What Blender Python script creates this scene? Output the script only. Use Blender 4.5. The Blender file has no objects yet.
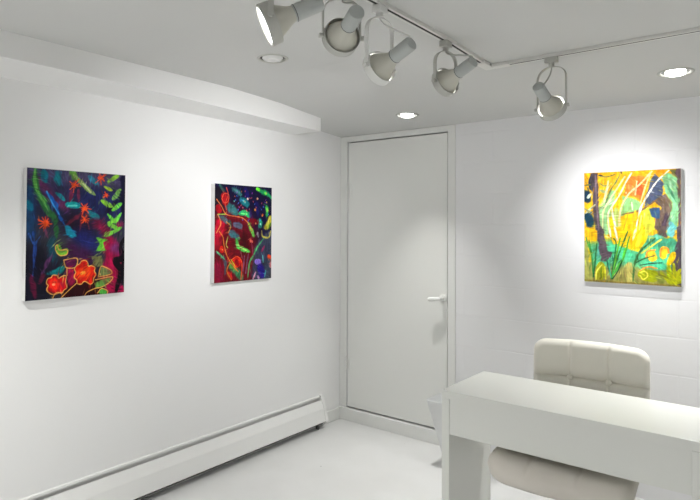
import bpy, bmesh, math, random
import numpy as np
from mathutils import Vector, Matrix

S = bpy.context.scene
COL = S.collection

# ------------------------------------------------------------------ camera
CY, CP, CR_ = math.radians(-40.487), math.radians(1.154), math.radians(0.377)
fwd = Vector((math.sin(CY)*math.cos(CP), math.cos(CY)*math.cos(CP), math.sin(CP)))
rgt = Vector((math.cos(CY), -math.sin(CY), 0))
upv = rgt.cross(fwd)
r2 = rgt*math.cos(CR_) + upv*math.sin(CR_)
u2 = -rgt*math.sin(CR_) + upv*math.cos(CR_)
cam_data = bpy.data.cameras.new('camera')
cam_data.sensor_fit = 'HORIZONTAL'
cam_data.sensor_width = 36.0
cam_data.lens = 583.29/700*36.0
cam_data.shift_x = (350-297.9)/700
cam_data.shift_y = -(250-214.86)/700
cam_data.clip_start = 0.05
cam = bpy.data.objects.new('camera', cam_data)
cam.matrix_world = Matrix(((r2.x, u2.x, -fwd.x, 0), (r2.y, u2.y, -fwd.y, 0), (r2.z, u2.z, -fwd.z, 1.47), (0, 0, 0, 1)))
COL.objects.link(cam)
S.camera = cam

# ------------------------------------------------------------------ world, exposure
wd = bpy.data.worlds.new('world')
S.world = wd
wd.use_nodes = True
wd.node_tree.nodes['Background'].inputs[0].default_value = (0.9, 0.95, 1, 1)
wd.node_tree.nodes['Background'].inputs[1].default_value = 0.0
S.view_settings.view_transform = 'Standard'
S.view_settings.look = 'None'
S.view_settings.gamma = 1
S.view_settings.use_curve_mapping = False
S.view_settings.exposure = 0.0
try:
    S.cycles.max_bounces = 14
    S.cycles.diffuse_bounces = 10
    S.cycles.sample_clamp_indirect = 6
except Exception:
    pass
# power of the lamps and added fill cans (used in their builders further down), in watts
WATT = dict(t1=42, t3=47, t4=46, t5=53, c1=92, c2=112, c3=25, c4=235, c5=190, c6=60, c7=180, c8=330)
CONE = dict(t1=60, t3=84, t4=84, t5=70)
CAN_CONE = 112
CAN_CONES = dict(c1=76, c2=92, c4=125, c5=80)      # each recessed lamp's own beam width, added fill lamps included
SPOT_RGB = (1.0, 0.995, 1.0)
LAMP_RGB = (1.0, 0.998, 0.965)

# ------------------------------------------------------------------ helpers
def srgb(r, g, b):
    return tuple((c/255/12.92 if c/255 <= 0.04045 else ((c/255+0.055)/1.055)**2.4) for c in (r, g, b)) + (1.0,)

def mat(name, col, rough=0.5, metal=0.0, bump=0.0, bscale=40.0, bdist=0.002, spec=0.5, tint=0.0, tscale=3.0, emit=0.0, coat=0.0, sheen=0.0):
    m = bpy.data.materials.new(name); m.use_nodes = True
    nt = m.node_tree; b = nt.nodes['Principled BSDF']
    b.inputs['Base Color'].default_value = col
    b.inputs['Roughness'].default_value = rough
    b.inputs['Metallic'].default_value = metal
    b.inputs['Specular IOR Level'].default_value = spec
    b.inputs['Coat Weight'].default_value = coat
    b.inputs['Sheen Weight'].default_value = sheen
    tc = nt.nodes.new('ShaderNodeTexCoord')
    if tint:
        n = nt.nodes.new('ShaderNodeTexNoise'); n.inputs['Scale'].default_value = tscale; n.inputs['Detail'].default_value = 5
        nt.links.new(tc.outputs['Object'], n.inputs['Vector'])
        r = nt.nodes.new('ShaderNodeValToRGB')
        r.color_ramp.elements[0].position = 0.3; r.color_ramp.elements[1].position = 0.7
        r.color_ramp.elements[0].color = tuple(c*(1-tint) for c in col[:3])+(1,)
        r.color_ramp.elements[1].color = col
        nt.links.new(n.outputs['Fac'], r.inputs['Fac']); nt.links.new(r.outputs['Color'], b.inputs['Base Color'])
    if bump:
        n = nt.nodes.new('ShaderNodeTexNoise'); n.inputs['Scale'].default_value = bscale; n.inputs['Detail'].default_value = 6
        nt.links.new(tc.outputs['Object'], n.inputs['Vector'])
        bp = nt.nodes.new('ShaderNodeBump'); bp.inputs['Strength'].default_value = bump; bp.inputs['Distance'].default_value = bdist
        nt.links.new(n.outputs['Fac'], bp.inputs['Height']); nt.links.new(bp.outputs['Normal'], b.inputs['Normal'])
    if emit:
        b.inputs['Emission Color'].default_value = LAMP_RGB+(1,)
        b.inputs['Emission Strength'].default_value = emit
    return m

def obj(name, bm, material, parent=None, smooth=False, angle=35):
    me = bpy.data.meshes.new(name)
    bmesh.ops.recalc_face_normals(bm, faces=bm.faces)
    bm.to_mesh(me); bm.free()
    me.materials.append(material)
    if smooth:
        for p in me.polygons: p.use_smooth = True
        try: me.set_sharp_from_angle(angle=math.radians(angle))
        except Exception: pass
    o = bpy.data.objects.new(name, me); COL.objects.link(o)
    if parent: o.parent = parent
    return o

def struct(name, bm, material, **k):
    o = obj(name, bm, material, **k)
    if not o.parent: o['kind'] = 'structure'
    return o

def thing(name, label, cat, loc=(0, 0, 0), rotz=0.0, group=None):
    o = bpy.data.objects.new(name, None); COL.objects.link(o)
    o.empty_display_size = 0.1
    o.location = loc; o.rotation_euler = (0, 0, rotz)
    o['label'] = label; o['category'] = cat
    if group: o['group'] = group
    return o

def box(bm, x0, x1, y0, y1, z0, z1, bevel=0.0, seg=2):
    vs = [bm.verts.new((x, y, z)) for x in (x0, x1) for y in (y0, y1) for z in (z0, z1)]
    f = [bm.faces.new([vs[i] for i in q]) for q in ((0, 1, 3, 2), (4, 6, 7, 5), (0, 4, 5, 1), (2, 3, 7, 6), (0, 2, 6, 4), (1, 5, 7, 3))]
    if bevel:
        es = list({e for q in f for e in q.edges})
        bmesh.ops.recalc_face_normals(bm, faces=f)
        bmesh.ops.bevel(bm, geom=es, offset=bevel, segments=seg, profile=0.5, affect='EDGES')
    return vs

def bx(*a, **k):
    bm = bmesh.new(); box(bm, *a, **k); return bm

def lathe(bm, prof, M=None, n=40, cap0=False, cap1=False):
    """prof: (radius, height) list, about local z, moved by matrix M"""
    M = M or Matrix.Identity(4)
    rings = []
    for r, h in prof:
        if r < 1e-6: rings.append([bm.verts.new(M @ Vector((0, 0, h)))])
        else: rings.append([bm.verts.new(M @ Vector((r*math.cos(2*math.pi*k/n), r*math.sin(2*math.pi*k/n), h))) for k in range(n)])
    for a, b in zip(rings, rings[1:]):
        for k in range(n):
            k2 = (k+1) % n
            if len(a) == 1 and len(b) == 1: continue
            if len(a) == 1: bm.faces.new((a[0], b[k], b[k2]))
            elif len(b) == 1: bm.faces.new((a[k], a[k2], b[0]))
            else: bm.faces.new((a[k], a[k2], b[k2], b[k]))
    if cap0 and len(rings[0]) > 1: bm.faces.new(rings[0])
    if cap1 and len(rings[-1]) > 1: bm.faces.new(rings[-1])

def sweep(bm, pts, section, ups):
    """sweep a closed 2D section along pts; ups gives the section's second axis at every point"""
    rows = []
    for i, p in enumerate(pts):
        a = pts[max(i-1, 0)]; b = pts[min(i+1, len(pts)-1)]
        t = (b-a).normalized(); u = ups[i] if isinstance(ups, list) else ups
        s = t.cross(u).normalized(); u = s.cross(t).normalized()
        rows.append([bm.verts.new(p + s*x + u*y) for x, y in section])
    n = len(section)
    for a, b in zip(rows, rows[1:]):
        for k in range(n): bm.faces.new((a[k], a[(k+1) % n], b[(k+1) % n], b[k]))
    bm.faces.new(rows[0]); bm.faces.new(rows[-1][::-1])

def circ(r, n=10): return [(r*math.cos(2*math.pi*k/n), r*math.sin(2*math.pi*k/n)) for k in range(n)]

def bez(p0, p1, p2, p3, n=16):
    return [p0*(1-t)**3 + p1*3*t*(1-t)**2 + p2*3*t*t*(1-t) + p3*t**3 for t in [i/n for i in range(n+1)]]

def axis_matrix(loc, d, side=None):
    """matrix whose local z points along d and local x along side"""
    z = Vector(d).normalized()
    x = Vector(side) if side is not None else Vector((0, 0, 1)).cross(z)
    x = (x - z*x.dot(z)).normalized(); y = z.cross(x)
    return Matrix(((x.x, y.x, z.x, loc[0]), (x.y, y.y, z.y, loc[1]), (x.z, y.z, z.z, loc[2]), (0, 0, 0, 1)))

# ------------------------------------------------------------------ materials
WHITE = (0.82, 0.82, 0.81, 1)
M_back = mat('grey_wall_paint', (0.5, 0.5, 0.5, 1), 0.8)
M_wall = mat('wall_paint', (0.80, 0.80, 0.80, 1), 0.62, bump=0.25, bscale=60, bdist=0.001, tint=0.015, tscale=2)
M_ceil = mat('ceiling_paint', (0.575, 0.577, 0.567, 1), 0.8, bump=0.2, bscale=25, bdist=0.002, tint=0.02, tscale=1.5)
M_soff = mat('soffit_paint', (0.78, 0.78, 0.775, 1), 0.7, bump=0.15, bscale=30, bdist=0.001)
M_trim = mat('trim_paint', (0.76, 0.765, 0.745, 1), 0.45, bump=0.12, bscale=30, bdist=0.001)
M_door = mat('door_paint', (0.77, 0.775, 0.75, 1), 0.42, bump=0.08, bscale=20, bdist=0.001)
M_heat = mat('enamel_white', (0.80, 0.80, 0.79, 1), 0.4)
M_dark = mat('dark_void', (0.03, 0.03, 0.03, 1), 0.8)
M_slot = mat('dark_grey_metal', (0.10, 0.10, 0.095, 1), 0.5, metal=0.3)
M_fin = mat('radiator_fins', (0.18, 0.18, 0.17, 1), 0.5, metal=0.6)
M_desk = mat('white_lacquer', (0.76, 0.77, 0.735, 1), 0.28, spec=0.5, bump=0.03, bscale=15, bdist=0.0005)
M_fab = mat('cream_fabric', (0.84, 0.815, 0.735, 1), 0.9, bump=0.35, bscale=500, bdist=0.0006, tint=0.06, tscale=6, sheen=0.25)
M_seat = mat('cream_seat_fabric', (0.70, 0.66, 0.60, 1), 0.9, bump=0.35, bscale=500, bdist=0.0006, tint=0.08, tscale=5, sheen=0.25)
M_fix_lit = mat('fixture_enamel_lit', (0.70, 0.70, 0.68, 1), 0.38)  # lighter copy of the fixture enamel: light on the middle head put into its colour
M_fix = mat('fixture_enamel', (0.43, 0.43, 0.40, 1), 0.38)
M_bell = mat('fixture_enamel_warm', (0.50, 0.49, 0.43, 1), 0.4)
M_cap = mat('fixture_socket_grey', (0.40, 0.42, 0.41, 1), 0.45)
M_rail = mat('track_enamel', (0.66, 0.655, 0.63, 1), 0.45)
M_lens = mat('lit_lens', (0.9, 0.9, 0.9, 1), 0.3, emit=7.0)
M_bulb = mat('unlit_bulb', (0.72, 0.72, 0.71, 1), 0.25)
M_edge = mat('canvas_edge_white', (0.74, 0.74, 0.73, 1), 0.8, bump=0.2, bscale=300, bdist=0.0004)
M_chrome = mat('chrome', (0.7, 0.7, 0.7, 1), 0.18, metal=1.0)
M_black = mat('black_plastic', (0.03, 0.03, 0.03, 1), 0.5)
M_bin = mat('white_plastic', (0.72, 0.73, 0.73, 1), 0.5)

# painted concrete block wall
M_block = bpy.data.materials.new('painted_block'); M_block.use_nodes = True
nt = M_block.node_tree; b = nt.nodes['Principled BSDF']
b.inputs['Base Color'].default_value = (0.80, 0.80, 0.81, 1); b.inputs['Roughness'].default_value = 0.58
tc = nt.nodes.new('ShaderNodeTexCoord'); sx = nt.nodes.new('ShaderNodeSeparateXYZ'); cx = nt.nodes.new('ShaderNodeCombineXYZ')
nt.links.new(tc.outputs['Object'], sx.inputs[0])
ax = nt.nodes.new('ShaderNodeMath'); ax.operation = 'ADD'; ax.inputs[1].default_value = 1.27+4.0
az = nt.nodes.new('ShaderNodeMath'); az.operation = 'ADD'; az.inputs[1].default_value = 0.1
nt.links.new(sx.outputs[0], ax.inputs[0]); nt.links.new(sx.outputs[2], az.inputs[0])
nt.links.new(ax.outputs[0], cx.inputs[0]); nt.links.new(az.outputs[0], cx.inputs[1])
nz = nt.nodes.new('ShaderNodeTexNoise'); nz.inputs['Scale'].default_value = 5; nz.inputs['Detail'].default_value = 4
nt.links.new(tc.outputs['Object'], nz.inputs['Vector'])
vm = nt.nodes.new('ShaderNodeVectorMath'); vm.operation = 'MULTIPLY_ADD'
vm.inputs[1].default_value = (0.012, 0.012, 0); nt.links.new(nz.outputs['Color'], vm.inputs[0]); nt.links.new(cx.outputs[0], vm.inputs[2])
br = nt.nodes.new('ShaderNodeTexBrick')
br.inputs['Scale'].default_value = 1.0; br.inputs['Mortar Size'].default_value = 0.006; br.inputs['Mortar Smooth'].default_value = 0.7
br.inputs['Brick Width'].default_value = 0.4; br.inputs['Row Height'].default_value = 0.2; br.offset = 0.5
nt.links.new(vm.outputs[0], br.inputs['Vector'])
n2 = nt.nodes.new('ShaderNodeTexNoise'); n2.inputs['Scale'].default_value = 2.2; n2.inputs['Detail'].default_value = 2
nt.links.new(tc.outputs['Object'], n2.inputs['Vector'])
rp = nt.nodes.new('ShaderNodeMapRange'); rp.inputs[1].default_value = 0.38; rp.inputs[2].default_value = 0.62; rp.inputs[3].default_value = 0.1; rp.inputs[4].default_value = 1.0
nt.links.new(n2.outputs['Fac'], rp.inputs[0])
mu = nt.nodes.new('ShaderNodeMath'); mu.operation = 'MULTIPLY'
nt.links.new(br.outputs['Fac'], mu.inputs[0]); nt.links.new(rp.outputs[0], mu.inputs[1])
n3 = nt.nodes.new('ShaderNodeTexNoise'); n3.inputs['Scale'].default_value = 35; n3.inputs['Detail'].default_value = 6
nt.links.new(tc.outputs['Object'], n3.inputs['Vector'])
m3 = nt.nodes.new('ShaderNodeMath'); m3.operation = 'MULTIPLY_ADD'; m3.inputs[1].default_value = -1.0
nt.links.new(mu.outputs[0], m3.inputs[0])
m4 = nt.nodes.new('ShaderNodeMath'); m4.operation = 'MULTIPLY'; m4.inputs[1].default_value = 0.35
nt.links.new(n3.outputs['Fac'], m4.inputs[0]); nt.links.new(m4.outputs[0], m3.inputs[2])
bp = nt.nodes.new('ShaderNodeBump'); bp.inputs['Strength'].default_value = 0.38; bp.inputs['Distance'].default_value = 0.003
nt.links.new(m3.outputs[0], bp.inputs['Height']); nt.links.new(bp.outputs['Normal'], b.inputs['Normal'])

# glossy painted floor with a few specks
M_floor = bpy.data.materials.new('floor_paint'); M_floor.use_nodes = True
nt = M_floor.node_tree; b = nt.nodes['Principled BSDF']
b.inputs['Roughness'].default_value = 0.32
tc = nt.nodes.new('ShaderNodeTexCoord')
nz = nt.nodes.new('ShaderNodeTexNoise'); nz.inputs['Scale'].default_value = 2.0; nz.inputs['Detail'].default_value = 6
nt.links.new(tc.outputs['Object'], nz.inputs['Vector'])
r1 = nt.nodes.new('ShaderNodeValToRGB'); r1.color_ramp.elements[0].color = (0.64, 0.64, 0.635, 1); r1.color_ramp.elements[1].color = (0.70, 0.70, 0.70, 1)
r1.color_ramp.elements[0].position = 0.35; r1.color_ramp.elements[1].position = 0.65
nt.links.new(nz.outputs['Fac'], r1.inputs['Fac'])
vo = nt.nodes.new('ShaderNodeTexVoronoi'); vo.inputs['Scale'].default_value = 5.5; vo.inputs['Randomness'].default_value = 1.0
nt.links.new(tc.outputs['Object'], vo.inputs['Vector'])
r3 = nt.nodes.new('ShaderNodeValToRGB'); r3.color_ramp.elements[0].color = (0.38, 0.36, 0.33, 1); r3.color_ramp.elements[1].color = (1, 1, 1, 1)
r3.color_ramp.elements[0].position = 0.015; r3.color_ramp.elements[1].position = 0.035
nt.links.new(vo.outputs['Distance'], r3.inputs['Fac'])
mx = nt.nodes.new('ShaderNodeMix'); mx.data_type = 'RGBA'; mx.blend_type = 'MULTIPLY'; mx.inputs[0].default_value = 1.0
nt.links.new(r1.outputs['Color'], mx.inputs[6]); nt.links.new(r3.outputs['Color'], mx.inputs[7])
nt.links.new(mx.outputs[2], b.inputs['Base Color'])
bp = nt.nodes.new('ShaderNodeBump'); bp.inputs['Strength'].default_value = 0.15; bp.inputs['Distance'].default_value = 0.004
nt.links.new(nz.outputs['Fac'], bp.inputs['Height']); nt.links.new(bp.outputs['Normal'], b.inputs['Normal'])

# ------------------------------------------------------------------ room shell
XL, XR, YF, YB = -2.689, 2.2, -2.2, 3.663
ZC = [(-3.0, 2.258), (2.25, 2.258), (2.68, 2.24), (3.08, 2.206), (3.663, 2.165), (4.0, 2.141)]
def zc(y):
    for (a, za), (c, zb) in zip(ZC, ZC[1:]):
        if y <= c: return za + (zb-za)*(y-a)/(c-a)
    return ZC[-1][1]

CANS = [(-1.862, 1.99, False), (-1.895, 3.295, True), (-0.42, 3.19, True), (-0.42, 0.55, True), (-1.87, 0.45, True),
        (1.0, 3.19, True), (1.0, 1.9, True), (1.0, 0.45, True), (-0.42, -0.95, True)]  # the out-of-view ones are added as fill light
HOLE = 0.062
struct('floor', bx(XL-0.1, XR+0.1, YF-0.1, YB+0.15, -0.1, 0), M_floor)
struct('wall_left', bx(XL-0.12, XL, YF-0.1, YB+0.15, 0, 2.6), M_wall)
struct('wall_right', bx(XR, XR+0.12, YF-0.1, YB+0.15, 0, 2.6), M_back)
struct('wall_front', bx(XL, XR, YF-0.12, YF, 0, 2.6), M_back)
DX0, DX1, DZ0, DZ1 = -2.622, -1.793, 0.104, 2.119      # door opening
bm = bmesh.new()
box(bm, XL, DX0-0.003, YB, YB+0.12, 0, 2.4)
box(bm, DX1+0.003, XR, YB, YB+0.12, 0, 2.4)
box(bm, DX0-0.003, DX1+0.003, YB, YB+0.12, DZ1+0.004, 2.4)
box(bm, DX0-0.003, DX1+0.003, YB, YB+0.12, 0, 0.088)
struct('wall_back', bm, M_block)

bm = bmesh.new()
brk = [YF] + [y for y, _ in ZC[1:4]] + [YB]
for y0, y1 in zip(brk, brk[1:]):
    es = []
    v = [bm.verts.new((x, y, 0)) for x, y in ((XL, y0), (XR, y0), (XR, y1), (XL, y1))]
    es += [bm.edges.new((v[i], v[(i+1) % 4])) for i in range(4)]
    for cx_, cy_, _ in CANS:
        if y0 < cy_ < y1:
            h = [bm.verts.new((cx_+HOLE*math.cos(k*math.pi/20), cy_+HOLE*math.sin(k*math.pi/20), 0)) for k in range(40)]
            es += [bm.edges.new((h[i], h[(i+1) % 40])) for i in range(40)]
    bmesh.ops.triangle_fill(bm, edges=es, use_beauty=True, normal=(0, 0, -1))
for v in bm.verts: v.co.z = zc(v.co.y)
bmesh.ops.remove_doubles(bm, verts=bm.verts, dist=0.0001)
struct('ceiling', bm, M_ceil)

# soffit box along the top of the left wall, open to view at its far end
bm = bmesh.new()
st = [(YF, 2.127, 2.150), (0.9, 2.127, 2.150), (1.3, 2.127, 2.150), (1.7, 2.128, 2.143), (2.04, 2.128, 2.138), (2.35, 2.126, 2.130), (2.68, 2.122, 2.121), (3.09, 2.117, 2.115)]
rows = []
for y, zw, zf in st:
    rows.append([bm.verts.new(c) for c in ((XL, y, zw), (XL+0.25, y, zf), (XL+0.25, y, zc(y)+0.004), (XL, y, zc(y)+0.004))])
for a, c in zip(rows, rows[1:]):
    for k in range(4): bm.faces.new((a[k], a[(k+1) % 4], c[(k+1) % 4], c[k]))
bm.faces.new(rows[0]); bm.faces.new(rows[-1])
struct('trim_1', bm, M_soff)

# door casing, sill curb, baseboard
bm = bmesh.new()
box(bm, XL+0.001, DX0-0.004, YB-0.006, YB, 0.10, DZ1+0.045, 0.002)
box(bm, DX1+0.004, DX1+0.058, YB-0.006, YB, 0.0, DZ1+0.045, 0.002)
box(bm, DX0-0.004, DX1+0.004, YB-0.006, YB, DZ1+0.005, DZ1+0.045, 0.002)
struct('trim_2', bm, M_trim)
struct('trim_3', bx(XL+0.001, DX1+0.004, YB-0.022, YB, 0, 0.093, 0.003), M_trim)
struct('baseboard_left', bx(XL, XL+0.014, 3.425, YB-0.022, 0, 0.085, 0.003), M_trim)

d = obj('door_1', bx(DX0+0.0055, DX1-0.002, YB-0.002, YB+0.04, DZ0, DZ1-0.005, 0.0015), M_door)
d['kind'] = 'structure'
for z0 in (0.378, 1.695):
    bm = bmesh.new()
    for k in range(3):
        lathe(bm, [(0, k*0.036), (0.010, k*0.036), (0.010, k*0.036+0.032), (0, k*0.036+0.032)], Matrix.Translation((DX0+0.0005, YB-0.0165, z0)), n=14)
    box(bm, DX0+0.006, DX0+0.034, YB-0.0055, YB-0.002, z0, z0+0.106, 0.0005)
    box(bm, DX0-0.03, DX0-0.006, YB-0.0095, YB-0.006, z0, z0+0.106, 0.0005)
    obj('hinge', bm, M_trim, d, smooth=True)
bm = bmesh.new()
Mk = axis_matrix((-1.822, YB-0.002, 0.992), (0, -1, 0))
lathe(bm, [(0, 0), (0.027, 0), (0.027, 0.004), (0.023, 0.009), (0.011, 0.011), (0.010, 0.045), (0.013, 0.050), (0.013, 0.060), (0.010, 0.063), (0, 0.063)], Mk, n=32)
lathe(bm, [(0, -0.012), (0.008, -0.009), (0.0125, 0.0), (0.0125, 0.02), (0.0145, 0.05), (0.0150, 0.070), (0.011, 0.081), (0, 0.085)], axis_matrix((-1.822, YB-0.057, 0.990), (-1, -0.12, -0.10)), n=20)
k = obj('door_handle', bm, M_trim, d, smooth=True); k['label'] = 'white painted lever door handle'
bm = bmesh.new(); lathe(bm, [(0, 0.062), (0.005, 0.0625), (0.004, 0.065), (0, 0.065)], Mk, n=14)
obj('lock_button', bm, M_slot, k, smooth=True)

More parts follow.
